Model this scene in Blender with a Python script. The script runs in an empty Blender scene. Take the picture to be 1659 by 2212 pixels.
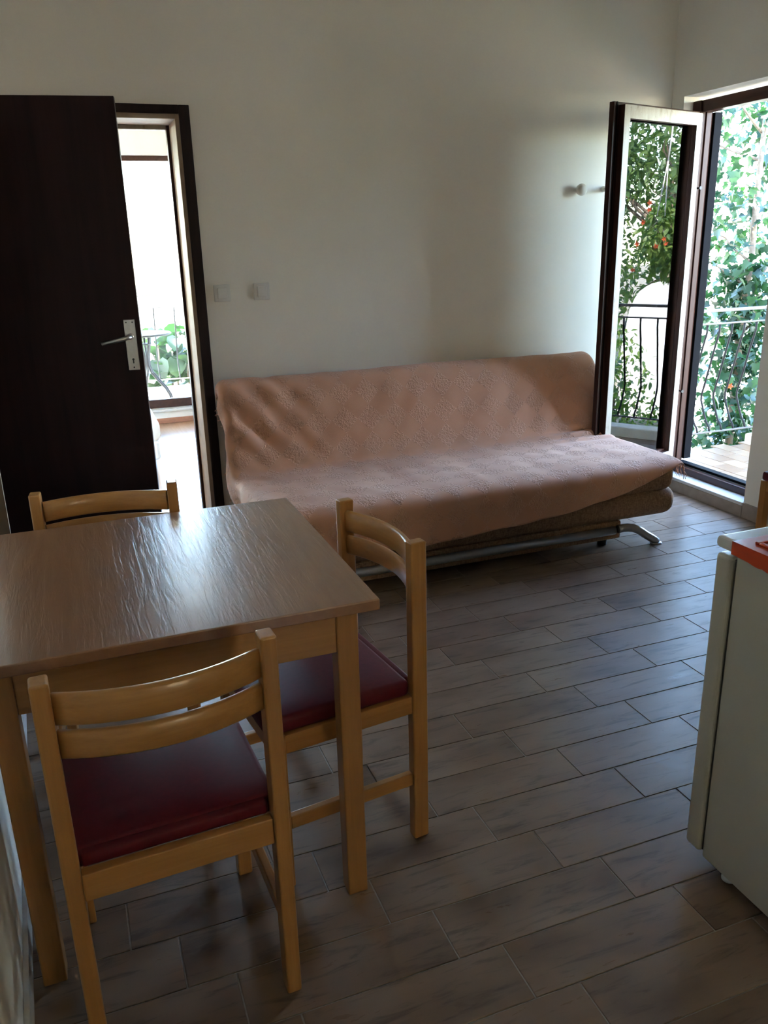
import bpy, bmesh, math, random
from mathutils import Vector, Matrix, noise
random.seed(7)
sc = bpy.context.scene
COL = sc.collection
PI = math.pi

# ------------------------------------------------------------------ camera, sky, sun, exposure
cd = bpy.data.cameras.new('camera'); cam = bpy.data.objects.new('camera', cd); COL.objects.link(cam)
cd.sensor_fit = 'VERTICAL'; cd.sensor_height = 36.0; cd.lens = 36.0 * 1776.9 / 2212.0
cd.clip_start = 0.02; cd.clip_end = 300
def cam_rot(yaw, pitch, roll):
    c, s = math.cos(yaw), math.sin(yaw)
    f0 = Vector((-s, c, 0)); r0 = Vector((c, s, 0)); u = Vector((0, 0, 1))
    f = f0*math.cos(pitch) - u*math.sin(pitch); d = -(u*math.cos(pitch) + f0*math.sin(pitch))
    cr, sr = math.cos(roll), math.sin(roll)
    R = r0*cr + d*sr; D = -r0*sr + d*cr
    return Matrix((R, -D, -f)).transposed()
cam.matrix_world = Matrix.Translation((0, 0, 1.5)) @ cam_rot(math.radians(-20.2715), math.radians(18.2816), math.radians(1.4851)).to_4x4()
sc.camera = cam

SUN_EL, SUN_DIR_XY = math.radians(40), Vector((-0.88, 0.475)).normalized()
w = bpy.data.worlds.new('sky'); sc.world = w; w.use_nodes = True
nt = w.node_tree; nt.nodes.clear()
sky = nt.nodes.new('ShaderNodeTexSky'); sky.sky_type = 'NISHITA'; sky.sun_disc = False
sky.sun_elevation = SUN_EL; sky.sun_rotation = math.atan2(SUN_DIR_XY.x, SUN_DIR_XY.y)
sky.air_density = 1.0; sky.dust_density = 0.4; sky.ozone_density = 2.5
bg = nt.nodes.new('ShaderNodeBackground'); bg.inputs[1].default_value = 2.8
out = nt.nodes.new('ShaderNodeOutputWorld')
nt.links.new(sky.outputs[0], bg.inputs[0]); nt.links.new(bg.outputs[0], out.inputs[0])
sl = bpy.data.lights.new('sun', 'SUN'); sl.energy = 30.0; sl.angle = math.radians(0.6); sl.color = (1.0, 0.93, 0.82)
so = bpy.data.objects.new('sun', sl); COL.objects.link(so)
sd = Vector((SUN_DIR_XY.x*math.cos(SUN_EL), SUN_DIR_XY.y*math.cos(SUN_EL), math.sin(SUN_EL)))
so.rotation_euler = sd.to_track_quat('Z', 'Y').to_euler(); so.location = (2, 12, 12)
vs = sc.view_settings
vs.view_transform = 'Standard'; vs.look = 'None'; vs.gamma = 1.0; vs.use_curve_mapping = False
vs.exposure = 1.78
try:
    sc.cycles.adaptive_threshold = 0.03; sc.cycles.max_bounces = 8; sc.cycles.diffuse_bounces = 6; sc.cycles.glossy_bounces = 4; sc.cycles.transparent_max_bounces = 12
    sc.cycles.sample_clamp_indirect = 12.0
except Exception:
    pass

# ------------------------------------------------------------------ material helpers
def new_mat(name):
    m = bpy.data.materials.new(name); m.use_nodes = True
    n = m.node_tree.nodes; n.clear()
    o = n.new('ShaderNodeOutputMaterial'); p = n.new('ShaderNodeBsdfPrincipled')
    m.node_tree.links.new(p.outputs[0], o.inputs[0])
    return m, m.node_tree, p
def L(nt, a, b): nt.links.new(a, b)
def coords(nt, scale=(1, 1, 1), kind='Object', rnd=False, rot=(0, 0, 0)):
    t = nt.nodes.new('ShaderNodeTexCoord'); mp = nt.nodes.new('ShaderNodeMapping')
    mp.inputs['Scale'].default_value = scale; mp.inputs['Rotation'].default_value = rot
    src = t.outputs[kind]
    if rnd:
        oi = nt.nodes.new('ShaderNodeObjectInfo'); mu = nt.nodes.new('ShaderNodeVectorMath'); mu.operation = 'MULTIPLY_ADD'
        cx = nt.nodes.new('ShaderNodeCombineXYZ')
        for k in range(3): L(nt, oi.outputs['Random'], cx.inputs[k])
        L(nt, cx.outputs[0], mu.inputs[0]); mu.inputs[1].default_value = (37.0, 91.0, 53.0)
        L(nt, src, mu.inputs[2]); src = mu.outputs[0]
    L(nt, src, mp.inputs[0]); return mp.outputs[0]
def ntex(nt, vec, scale, detail=4, rough=0.55, dist=0.0):
    t = nt.nodes.new('ShaderNodeTexNoise'); t.inputs['Scale'].default_value = scale
    t.inputs['Detail'].default_value = detail; t.inputs['Roughness'].default_value = rough; t.inputs['Distortion'].default_value = dist
    L(nt, vec, t.inputs['Vector']); return t.outputs[0]
def ramp(nt, fac, stops):
    r = nt.nodes.new('ShaderNodeValToRGB'); e = r.color_ramp.elements
    while len(e) < len(stops): e.new(0.5)
    for el, (p, c) in zip(e, stops): el.position = p; el.color = (c[0], c[1], c[2], 1)
    L(nt, fac, r.inputs[0]); return r.outputs[0]
def mix(nt, fac, a, b, mode='MIX'):
    m = nt.nodes.new('ShaderNodeMix'); m.data_type = 'RGBA'; m.blend_type = mode
    for sck, v in ((m.inputs[0], fac), (m.inputs[6], a), (m.inputs[7], b)):
        if hasattr(v, 'node'): L(nt, v, sck)
        elif isinstance(v, (int, float)): sck.default_value = v
        else: sck.default_value = (v[0], v[1], v[2], 1)
    return m.outputs[2]
def math_n(nt, op, a, b=None):
    m = nt.nodes.new('ShaderNodeMath'); m.operation = op
    for k, v in enumerate((a, b)):
        if v is None: continue
        if hasattr(v, 'node'): L(nt, v, m.inputs[k])
        else: m.inputs[k].default_value = v
    return m.outputs[0]
def bump(nt, p, h, strength=0.3, dist=0.002):
    b = nt.nodes.new('ShaderNodeBump'); b.inputs['Strength'].default_value = strength; b.inputs['Distance'].default_value = dist
    L(nt, h, b.inputs['Height']); L(nt, b.outputs[0], p.inputs['Normal'])
def plain(name, col, rough=0.5, metal=0.0, var=0.08, vs_=30, bmp=0.0, coat=0.0, spec=0.5):
    m, nt, p = new_mat(name)
    v = coords(nt); n = ntex(nt, v, vs_, 5)
    c0 = [max(0, x*(1-var)) for x in col]; c1 = [min(1, x*(1+var)) for x in col]
    L(nt, ramp(nt, n, [(0.3, c0), (0.7, c1)]), p.inputs['Base Color'])
    p.inputs['Roughness'].default_value = rough; p.inputs['Metallic'].default_value = metal
    p.inputs['Specular IOR Level'].default_value = spec
    if coat: p.inputs['Coat Weight'].default_value = coat; p.inputs['Coat Roughness'].default_value = 0.12
    if bmp: bump(nt, p, n, bmp)
    return m
def wood(name, dark, light, axis=2, rough=0.35, coat=0.25, scale=10.0, stretch=0.06, bmp=0.05, rnd=True):
    m, nt, p = new_mat(name)
    s = [1.0, 1.0, 1.0]; s[axis] = stretch
    v = coords(nt, tuple(s), rnd=rnd)
    a = ntex(nt, v, scale*3, 6, 0.6, 0.8); b = ntex(nt, v, scale*14, 4, 0.6)
    g = math_n(nt, 'ADD', math_n(nt, 'MULTIPLY', a, 0.7), math_n(nt, 'MULTIPLY', b, 0.3))
    L(nt, ramp(nt, g, [(0.30, dark), (0.70, light)]), p.inputs['Base Color'])
    p.inputs['Roughness'].default_value = rough
    if coat: p.inputs['Coat Weight'].default_value = coat; p.inputs['Coat Roughness'].default_value = 0.15
    if bmp: bump(nt, p, g, bmp)
    return m

M = {}
M['wall'] = plain('white_wall_paint', (0.78, 0.745, 0.675), 0.85, var=0.025, vs_=3, spec=0.2)
M['ceiling'] = plain('white_ceiling_paint', (0.72, 0.71, 0.69), 0.9, var=0.02, vs_=3, spec=0.2)
M['ext'] = plain('exterior_render', (0.68, 0.62, 0.50), 0.9, var=0.06, vs_=8, bmp=0.2)
M['mortar'] = plain('terrace_mortar', (0.16, 0.14, 0.12), 0.9, var=0.2, vs_=60)
M['grout'] = plain('grout', (0.36, 0.33, 0.29), 0.9, var=0.15, vs_=60)
M['beechZ'] = wood('varnished_beech_upright', (0.36, 0.160, 0.042), (0.50, 0.245, 0.075), 2)
M['beechX'] = wood('varnished_beech_rail', (0.38, 0.175, 0.048), (0.54, 0.275, 0.088), 0)
M['beechY'] = wood('varnished_beech_side', (0.36, 0.160, 0.042), (0.50, 0.245, 0.075), 1)
M['tableZ'] = wood('table_leg_wood', (0.34, 0.155, 0.045), (0.46, 0.225, 0.072), 2)
M['tableX'] = wood('table_apron_wood', (0.36, 0.170, 0.053), (0.48, 0.245, 0.085), 0)
M['tableY'] = wood('table_apron_side_wood', (0.36, 0.170, 0.053), (0.48, 0.245, 0.085), 1)
M['vinyl'] = plain('maroon_vinyl', (0.115, 0.007, 0.014), 0.5, var=0.12, vs_=90, bmp=0.06, spec=0.3)
M['door_dark'] = wood('dark_door_veneer', (0.016, 0.0055, 0.0065), (0.032, 0.011, 0.012), 2, 0.45, 0.0, 6, 0.05)
M['casing'] = wood('dark_casing_wood', (0.012, 0.006, 0.006), (0.026, 0.012, 0.011), 2, 0.5, 0.0)
M['jamb'] = plain('pale_jamb_paint', (0.33, 0.24, 0.165), 0.6, var=0.15, vs_=14)
M['frame'] = wood('brown_window_frame', (0.024, 0.009, 0.007), (0.060, 0.022, 0.014), 2, 0.5, 0.04, 10, 0.05, 0.1)
M['frame_h'] = wood('brown_window_frame_rail', (0.030, 0.011, 0.008), (0.075, 0.028, 0.017), 1, 0.35, 0.2, 10, 0.05, 0.1)
for k_ in ('frame', 'frame_h', 'casing', 'door_dark'):
    for n_ in M[k_].node_tree.nodes:
        if n_.type == 'BSDF_PRINCIPLED': n_.inputs['Specular IOR Level'].default_value = 0.18
M['seal'] = plain('black_rubber_seal', (0.006, 0.006, 0.007), 0.7, spec=0.04)
M['steel'] = plain('brushed_steel', (0.62, 0.60, 0.57), 0.32, 1.0, 0.04, 80)
M['tube'] = plain('silver_painted_tube', (0.30, 0.31, 0.32), 0.35, 0.7, 0.04, 60)
M['iron'] = plain('dark_iron', (0.012, 0.011, 0.011), 0.6, 0.0, 0.2, 60, spec=0.15)
M['rail_paint'] = plain('grey_painted_iron', (0.10, 0.088, 0.078), 0.5, 0.0, 0.15, 60, spec=0.3)
M['white_plastic'] = plain('white_switch_plastic', (0.66, 0.65, 0.62), 0.35, var=0.02)
M['porcelain'] = plain('cream_plastic_knob', (0.74, 0.71, 0.64), 0.3, var=0.02)
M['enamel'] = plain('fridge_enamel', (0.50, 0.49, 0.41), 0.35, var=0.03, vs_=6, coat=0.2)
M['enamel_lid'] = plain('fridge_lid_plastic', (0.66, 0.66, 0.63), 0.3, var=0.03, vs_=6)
M['gasket'] = plain('grey_gasket', (0.07, 0.07, 0.065), 0.7)
M['red'] = plain('red_plastic', (0.62, 0.075, 0.02), 0.32, var=0.06, vs_=20, coat=0.3)
M['black_plastic'] = plain('black_plastic', (0.015, 0.015, 0.015), 0.5)
M['bedding'] = plain('white_bedding', (0.75, 0.76, 0.78), 0.9, var=0.03)
M['red_tile'] = plain('terracotta_skirting', (0.38, 0.17, 0.10), 0.5, var=0.1)
M['skirt'] = plain('stone_skirting', (0.33, 0.27, 0.22), 0.45, var=0.12, vs_=18)
M['sill'] = plain('pale_stone_sill', (0.62, 0.61, 0.58), 0.35, var=0.05, vs_=40)
M['floor2'] = wood('pale_laminate_floor', (0.42, 0.25, 0.15), (0.52, 0.34, 0.22), 1, 0.22, 0.3)
M['van'] = plain('white_van_paint', (0.82, 0.82, 0.82), 0.3, var=0.02, vs_=4, coat=0.3)
M['tyre'] = plain('tyre_rubber', (0.02, 0.02, 0.02), 0.8)
M['darkglass'] = plain('dark_car_glass', (0.03, 0.04, 0.05), 0.08, var=0.02)
M['ground'] = plain('dry_garden_soil', (0.36, 0.31, 0.22), 0.95, var=0.25, vs_=1.5, bmp=0.3)
M['bark'] = plain('grey_bark', (0.16, 0.12, 0.085), 0.9, var=0.3, vs_=40, bmp=0.5)
M['cord'] = plain('white_cord', (0.75, 0.75, 0.72), 0.6, var=0.03)

def m_throw():
    m, nt, p = new_mat('salmon_woven_throw')
    v = coords(nt, (1, 1, 1), 'UV')
    vr = coords(nt, (1, 1, 1), 'UV', rot=(0, 0, PI/4))
    ck = nt.nodes.new('ShaderNodeTexChecker'); ck.inputs['Scale'].default_value = 1/0.098
    ck.inputs[1].default_value = (1, 1, 1, 1); ck.inputs[2].default_value = (0, 0, 0, 1); L(nt, vr, ck.inputs[0])
    sep = nt.nodes.new('ShaderNodeSeparateXYZ'); L(nt, vr, sep.inputs[0])
    # only every second row of diamonds carries the raised motif
    motif = ntex(nt, vr, 95, 2, 0.5, 0.8)
    motif = ramp(nt, motif, [(0.42, (0, 0, 0)), (0.60, (1, 1, 1))])
    rel = math_n(nt, 'MULTIPLY', ck.outputs[1], motif)
    weave = ntex(nt, v, 420, 2, 0.5)
    h = math_n(nt, 'ADD', math_n(nt, 'MULTIPLY', rel, 1.0), math_n(nt, 'MULTIPLY', weave, 0.22))
    h = math_n(nt, 'ADD', h, math_n(nt, 'MULTIPLY', ck.outputs[1], 0.03))
    big = ntex(nt, v, 3.0, 3)
    c = ramp(nt, big, [(0.3, (0.54, 0.275, 0.165)), (0.7, (0.62, 0.335, 0.215))])
    L(nt, mix(nt, math_n(nt, 'MULTIPLY', ck.outputs[1], 0.10), c, (0.64, 0.42, 0.31)), p.inputs['Base Color'])
    p.inputs['Roughness'].default_value = 0.75; p.inputs['Sheen Weight'].default_value = 0.25
    p.inputs['Specular IOR Level'].default_value = 0.3
    bump(nt, p, h, 0.8, 0.004)
    return m
M['throw'] = m_throw()

def m_tweed():
    m, nt, p = new_mat('brown_woven_upholstery')
    va = coords(nt, (1, 6, 6)); vb = coords(nt, (6, 1, 1))
    a = ntex(nt, va, 60, 3); b = ntex(nt, vb, 45, 3)
    g = math_n(nt, 'ADD', math_n(nt, 'MULTIPLY', a, 0.5), math_n(nt, 'MULTIPLY', b, 0.5))
    L(nt, ramp(nt, g, [(0.38, (0.15, 0.085, 0.05)), (0.62, (0.34, 0.225, 0.145))]), p.inputs['Base Color'])
    p.inputs['Roughness'].default_value = 0.9; p.inputs['Specular IOR Level'].default_value = 0.2
    bump(nt, p, g, 0.6, 0.003); return m
M['tweed'] = m_tweed()

def m_tile():
    m, nt, p = new_mat('wood_look_floor_tile')
    v = coords(nt, (0.16, 1, 1), rnd=True); v2 = coords(nt, (0.5, 1, 1), rnd=True)
    grain = ntex(nt, v, 38, 7, 0.65, 0.6); cloud = ntex(nt, v2, 5.5, 3, 0.5)
    base = ramp(nt, cloud, [(0.28, (0.125, 0.080, 0.053)), (0.50, (0.215, 0.148, 0.102)), (0.75, (0.280, 0.205, 0.150))])
    g = ramp(nt, grain, [(0.30, (0.45, 0.43, 0.42)), (0.46, (1, 1, 1)), (0.75, (1.08, 1.06, 1.04))])
    L(nt, mix(nt, 0.85, base, g, 'MULTIPLY'), p.inputs['Base Color'])
    L(nt, ramp(nt, grain, [(0.3, (0.40,)*3), (0.7, (0.26,)*3)]), p.inputs['Roughness'])
    bump(nt, p, grain, 0.12, 0.002); return m
M['tile'] = m_tile()

def m_tabletop():
    m, nt, p = new_mat('table_top_laminate')
    v = coords(nt, (1, 0.10, 1)); w_ = coords(nt, (1, 0.09, 1))
    a = ntex(nt, v, 22, 6, 0.6, 0.7); b = ntex(nt, w_, 62, 4, 0.6, 0.5)
    L(nt, ramp(nt, a, [(0.3, (0.270, 0.128, 0.060)), (0.7, (0.36, 0.182, 0.092))]), p.inputs['Base Color'])
    p.inputs['Roughness'].default_value = 0.30
    p.inputs['Coat Weight'].default_value = 0.9; p.inputs['Coat Roughness'].default_value = 0.13
    rr = ramp(nt, b, [(0.40, (0,)*3), (0.56, (1,)*3)])
    ge = nt.nodes.new('ShaderNodeNewGeometry'); sp = nt.nodes.new('ShaderNodeSeparateXYZ'); L(nt, ge.outputs['True Normal'], sp.inputs[0])
    bump(nt, p, math_n(nt, 'MULTIPLY', rr, math_n(nt, 'GREATER_THAN', sp.outputs[2], 0.98)), 0.35, 0.0012); return m
M['top'] = m_tabletop()

def m_cream():
    m, nt, p = new_mat('weathered_cream_paint')
    v = coords(nt, (1, 1, 0.25)); a = ntex(nt, v, 26, 7, 0.7, 0.4); b = ntex(nt, coords(nt), 150, 3)
    c = ramp(nt, a, [(0.30, (0.13, 0.10, 0.07)), (0.42, (0.30, 0.265, 0.215)), (0.75, (0.40, 0.37, 0.32))])
    L(nt, mix(nt, math_n(nt, 'MULTIPLY', ramp(nt, b, [(0.62, (0,)*3), (0.7, (1,)*3)]), 0.5), c, (0.16, 0.12, 0.09)), p.inputs['Base Color'])
    p.inputs['Roughness'].default_value = 0.55; bump(nt, p, a, 0.2); return m
M['cream'] = m_cream()

def m_terrace():
    m, nt, p = new_mat('ochre_terrace_tile')
    oi = nt.nodes.new('ShaderNodeObjectInfo'); v = coords(nt, rnd=True); n = ntex(nt, v, 14, 5)
    a = ramp(nt, oi.outputs['Random'], [(0, (0.14, 0.075, 0.038)), (1, (0.22, 0.145, 0.085))])
    L(nt, mix(nt, 0.5, a, ramp(nt, n, [(0.3, (0.6, 0.55, 0.5)), (0.7, (1, 1, 1))]), 'MULTIPLY'), p.inputs['Base Color'])
    p.inputs['Roughness'].default_value = 0.35; p.inputs['Specular IOR Level'].default_value = 0.3; return m
M['terrace'] = m_terrace()

def m_glass():
    m = bpy.data.materials.new('clear_pane_glass'); m.use_nodes = True; nt = m.node_tree; nt.nodes.clear()
    o = nt.nodes.new('ShaderNodeOutputMaterial'); mx = nt.nodes.new('ShaderNodeMixShader')
    t = nt.nodes.new('ShaderNodeBsdfTransparent'); g = nt.nodes.new('ShaderNodeBsdfGlossy'); f = nt.nodes.new('ShaderNodeFresnel')
    f.inputs[0].default_value = 1.52; g.inputs['Roughness'].default_value = 0.0; t.inputs[0].default_value = (0.95, 0.97, 0.96, 1)
    L(nt, f.outputs[0], mx.inputs[0]); L(nt, t.outputs[0], mx.inputs[1]); L(nt, g.outputs[0], mx.inputs[2]); L(nt, mx.outputs[0], o.inputs[0])
    return m
M['glass'] = m_glass()

def m_leaf(name, c0, c1, trans=0.35):
    m = bpy.data.materials.new(name); m.use_nodes = True; nt = m.node_tree; nt.nodes.clear()
    o = nt.nodes.new('ShaderNodeOutputMaterial')
    oi = nt.nodes.new('ShaderNodeObjectInfo'); ge = nt.nodes.new('ShaderNodeNewGeometry')
    r = math_n(nt, 'FRACT', math_n(nt, 'ADD', oi.outputs['Random'], ge.outputs['Random Per Island']))
    c = ramp(nt, r, [(0, c0), (1, c1)])
    vn = ntex(nt, coords(nt), 60, 2); c = mix(nt, 0.35, c, ramp(nt, vn, [(0.3, (0.6, 0.6, 0.6)), (0.7, (1.0, 1.0, 1.0))]), 'MULTIPLY')
    p = nt.nodes.new('ShaderNodeBsdfPrincipled'); L(nt, c, p.inputs['Base Color']); p.inputs['Roughness'].default_value = 0.42
    t = nt.nodes.new('ShaderNodeBsdfTranslucent'); L(nt, mix(nt, 1.0, c, (1.3, 1.5, 0.7), 'MULTIPLY'), t.inputs[0])
    mx = nt.nodes.new('ShaderNodeMixShader'); mx.inputs[0].default_value = trans
    L(nt, p.outputs[0], mx.inputs[1]); L(nt, t.outputs[0], mx.inputs[2]); L(nt, mx.outputs[0], o.inputs[0])
    return m
M['ivy'] = m_leaf('ivy_leaf', (0.008, 0.030, 0.020), (0.020, 0.060, 0.018))
M['shrub'] = m_leaf('shrub_leaf', (0.08, 0.16, 0.05), (0.22, 0.31, 0.09))
M['tree'] = m_leaf('tree_leaf', (0.055, 0.115, 0.045), (0.14, 0.21, 0.06))
M['bigleaf'] = m_leaf('broad_leaf', (0.007, 0.028, 0.011), (0.020, 0.052, 0.012))
M['petal'] = m_leaf('orange_red_petal', (0.55, 0.06, 0.025), (0.72, 0.15, 0.06), 0.25)

# ------------------------------------------------------------------ geometry helpers
def new_obj(name, me, parent=None, mat=None):
    o = bpy.data.objects.new(name, me); COL.objects.link(o)
    if mat is not None and len(me.materials) == 0: me.materials.append(mat)
    if parent is not None: o.parent = parent
    return o
def fin(name, bm, mat, parent=None, world=True, smooth=False, at=None):
    """bm in world coords; recentred on its parent's location, or on `at`."""
    me = bpy.data.meshes.new(name)
    if smooth:
        for f in bm.faces: f.smooth = True
    if parent is not None and world: bmesh.ops.translate(bm, verts=bm.verts, vec=-Vector(parent.location))
    if at is not None: bmesh.ops.translate(bm, verts=bm.verts, vec=-Vector(at))
    bmesh.ops.recalc_face_normals(bm, faces=bm.faces)
    bm.to_mesh(me); bm.free()
    o = new_obj(name, me, parent, M[mat] if isinstance(mat, str) else mat)
    if at is not None: o.location = at
    return o
def box(bm, x0, x1, y0, y1, z0, z1, bev=0.0, seg=2):
    b = bmesh.new() if bev else bm
    r = bmesh.ops.create_cube(b, size=1.0)
    for v in r['verts']:
        v.co = Vector(((x0+x1)/2 + v.co.x*(x1-x0), (y0+y1)/2 + v.co.y*(y1-y0), (z0+z1)/2 + v.co.z*(z1-z0)))
    if bev:
        bmesh.ops.bevel(b, geom=list(b.edges), offset=bev, segments=seg, affect='EDGES', profile=0.5)
        me = bpy.data.meshes.new('tmp'); b.to_mesh(me); b.free(); bm.from_mesh(me); bpy.data.meshes.remove(me)
    return bm
def bx(*a, **k): return box(bmesh.new(), *a, **k)
def tube(bm, pts, r, n=8, caps=True, radii=None):
    pts = [Vector(p) for p in pts]; rings = []; prev = None
    for i, p in enumerate(pts):
        if i == 0: t = pts[1]-pts[0]
        elif i == len(pts)-1: t = pts[-1]-pts[-2]
        else: t = (pts[i+1]-pts[i]).normalized() + (pts[i]-pts[i-1]).normalized()
        t.normalize()
        if prev is None:
            a = Vector((0, 0, 1)) if abs(t.z) < 0.9 else Vector((1, 0, 0)); u = t.cross(a).normalized()
        else: u = (prev - t*prev.dot(t)).normalized()
        prev = u; v = t.cross(u); rr = radii[i] if radii else r
        rings.append([bm.verts.new(p + (u*math.cos(2*PI*k/n) + v*math.sin(2*PI*k/n))*rr) for k in range(n)])
    for a, b in zip(rings, rings[1:]):
        for k in range(n): f = bm.faces.new((a[k], a[(k+1) % n], b[(k+1) % n], b[k])); f.smooth = True
    if caps: bm.faces.new(rings[0][::-1]); bm.faces.new(rings[-1])
    return bm
def tb(*a, **k): return tube(bmesh.new(), *a, **k)
def lathe(bm, prof, origin=(0, 0, 0), n=24, axis='Z'):
    O = Vector(origin); rings = []
    for r, h in prof:
        ring = []
        for k in range(n):
            c, s = r*math.cos(2*PI*k/n), r*math.sin(2*PI*k/n)
            d = {'Z': (c, s, h), 'Y': (c, h, s), 'X': (h, c, s)}[axis]
            ring.append(bm.verts.new(O + Vector(d)))
        rings.append(ring)
    for a, b in zip(rings, rings[1:]):
        for k in range(n): f = bm.faces.new((a[k], a[(k+1) % n], b[(k+1) % n], b[k])); f.smooth = True
    bm.faces.new(rings[0]); bm.faces.new(rings[-1]); return bm
def prism(bm, outline, y0, y1):
    """outline in (x, z), extruded along y"""
    a = [bm.verts.new((x, y0, z)) for x, z in outline]; b = [bm.verts.new((x, y1, z)) for x, z in outline]
    n = len(a)
    for k in range(n): bm.faces.new((a[k], a[(k+1) % n], b[(k+1) % n], b[k]))
    bm.faces.new(a); bm.faces.new(b); return bm
def empty(name, loc, rz=0.0):
    o = bpy.data.objects.new(name, None); COL.objects.link(o); o.location = loc; o.rotation_euler = (0, 0, rz)
    o.empty_display_size = 0.1; return o
def tag(o, label, cat=None, group=None, kind=None):
    o['label'] = label
    if cat: o['category'] = cat
    if group: o['group'] = group
    if kind: o['kind'] = kind
    return o
def struct(o, label, cat): return tag(o, label, cat, kind='structure')
def share(o, name, parent, loc, rot=(0, 0, 0), scale=(1, 1, 1)):
    c = o.copy(); c.name = name; COL.objects.link(c); c.parent = parent
    c.location = loc; c.rotation_euler = rot; c.scale = scale; return c

# ------------------------------------------------------------------ room shell
ZC = 2.80          # ceiling
YB = 4.20          # back wall
XR = 3.34          # right wall
def XL(y): return -0.27 - 0.043*(y - 1.57)     # left wall, a little out of square
YF = -2.6
# floor bed + tiles
bm = bx(-1.6, XR+0.02, YF, YB+0.02, -0.16, -0.0022)
floor = struct(fin('floor', bm, 'grout'), 'wood-look rectangular tiles laid in a stepped bond with pale grout', 'floor')
TL, TW, G = 0.4635, 0.1485, 0.0032
full = None; far_bm = bmesh.new(); fl0 = floor.location
def tile_bm(l, w_): return bx(-l/2, l/2, -w_/2, w_/2, -0.006, 0.0, bev=0.0011, seg=1)
for k in range(-27, 20):
    y0 = 1.418 + TW*k; y1 = y0 + TW
    if y0 > YB or y1 < YF: continue
    off = 0.514 - 0.1045*k
    m0 = int(math.floor((-0.55 - off)/TL)); m1 = int(math.ceil((XR - off)/TL))
    for m_ in range(m0, m1):
        x0, x1 = off + m_*TL, off + (m_+1)*TL
        a0, a1 = max(x0, -0.55), min(x1, XR); b0, b1 = max(y0, YF), min(y1, YB)
        if a1 - a0 < 0.02 or b1 - b0 < 0.015: continue
        l, w_ = a1-a0-G, b1-b0-G
        if y1 < 0.30:
            box(far_bm, a0+G/2, a1-G/2, b0+G/2, b1-G/2, -0.006, 0.0); continue
        cx, cy = (a0+a1)/2, (b0+b1)/2
        if abs(l - (TL-G)) < 1e-4 and abs(w_ - (TW-G)) < 1e-4:
            if full is None:
                full = fin('floor_tile', tile_bm(l, w_), 'tile', floor, world=False); full.location = (cx, cy, 0); continue
            share(full, 'floor_tile', floor, (cx, cy, 0))
        else:
            t = fin('floor_tile', tile_bm(l, w_), 'tile', floor, world=False); t.location = (cx, cy, 0)
ff = fin('floor_tile_field', far_bm, 'tile', floor, world=False); ff['kind'] = 'stuff'

# ceiling
struct(fin('ceiling', bx(-1.8, XR+0.3, YF-0.2, YB+0.26, ZC, ZC+0.2), 'ceiling'), 'plain white ceiling of the room', 'ceiling')
# back wall with doorway
DX0, DX1, DZ = -0.20, 0.603, 2.075
WB = YB + 0.26
bm = bmesh.new()
box(bm, -1.8, DX0, YB, WB, -0.15, ZC); box(bm, DX1, XR+0.28, YB, WB, -0.15, ZC); box(bm, DX0, DX1, YB, WB, DZ, ZC)
struct(fin('wall_back', bm, 'wall'), 'white back wall with a doorway, behind the sofa', 'wall')
# right wall with balcony doorway
OY0, OY1, OZ0, OZ1 = 3.34, 4.10, 0.085, 2.21
XO = XR + 0.26
bm = bmesh.new()
box(bm, XR, XO, YF-0.2, OY0, -0.15, ZC); box(bm, XR, XO, OY1, YB, -0.15, ZC)
box(bm, XR, XO, OY0, OY1, OZ1, ZC); box(bm, XR+0.012, XO, OY0, OY1, -0.15, OZ0-0.02)
struct(fin('wall_right', bm, 'wall'), 'white side wall with the balcony doorway', 'wall')
KX0, KX1, KZ0, KZ1 = 0.85, 1.65, 1.30, 2.0
bm = bmesh.new()
box(bm, -1.8, KX0, YF-0.2, YF, -0.15, ZC); box(bm, KX1, XR+0.26, YF-0.2, YF, -0.15, ZC)
box(bm, KX0, KX1, YF-0.2, YF, KZ1, ZC); box(bm, KX0, KX1, YF-0.2, YF, -0.15, KZ0)
struct(fin('wall_front', bm, 'wall'), 'white wall with an added window behind the viewer', 'wall')
w2 = empty('window_2', ((KX0+KX1)/2, YF, KZ0)); struct(w2, 'brown-framed window added behind the viewer for daylight', 'window')  # unseen window inferred from the front light, added to bring that daylight in
for a in ((KX0, KX1, YF-0.14, YF-0.08, KZ0, KZ0+0.06), (KX0, KX1, YF-0.14, YF-0.08, KZ1-0.06, KZ1)): fin('frame_rail', bx(*a, bev=0.004), 'frame', w2)
for x0 in (KX0, KX1-0.06): fin('frame_stile', bx(x0, x0+0.06, YF-0.14, YF-0.08, KZ0+0.06, KZ1-0.06, bev=0.004), 'frame', w2)
for x0, x1 in ((KX0+0.06, KX1-0.06),): fin('pane', bx(x0, x1, YF-0.112, YF-0.108, KZ0+0.06, KZ1-0.06), 'glass', w2)
fin('window_sill', bx(KX0, KX1, YF-0.08, YF+0.03, KZ0-0.02, KZ0-0.0005), 'sill', w2)
# left wall (skewed) with the doorway of the dark door
def skew_box(bm, y0, y1, z0, z1, t=0.16):
    vs_ = []
    for (y, dx) in ((y0, 0), (y1, 0), (y1, -t), (y0, -t)):
        for z in (z0, z1): vs_.append(bm.verts.new((XL(y)+dx, y, z)))
    q = vs_
    for f in ((0, 2, 3, 1), (2, 4, 5, 3), (4, 6, 7, 5), (6, 0, 1, 7), (0, 6, 4, 2), (1, 3, 5, 7)): bm.faces.new([q[i] for i in f])
LY0, LY1, LZ = 2.80, 3.60, 2.06
bm = bmesh.new()
skew_box(bm, YF, LY0, -0.05, ZC); skew_box(bm, LY1, YB, -0.05, ZC); skew_box(bm, LY0, LY1, LZ, ZC)
struct(fin('wall_left', bm, 'wall'), 'white wall along the left of the table', 'wall')
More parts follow.
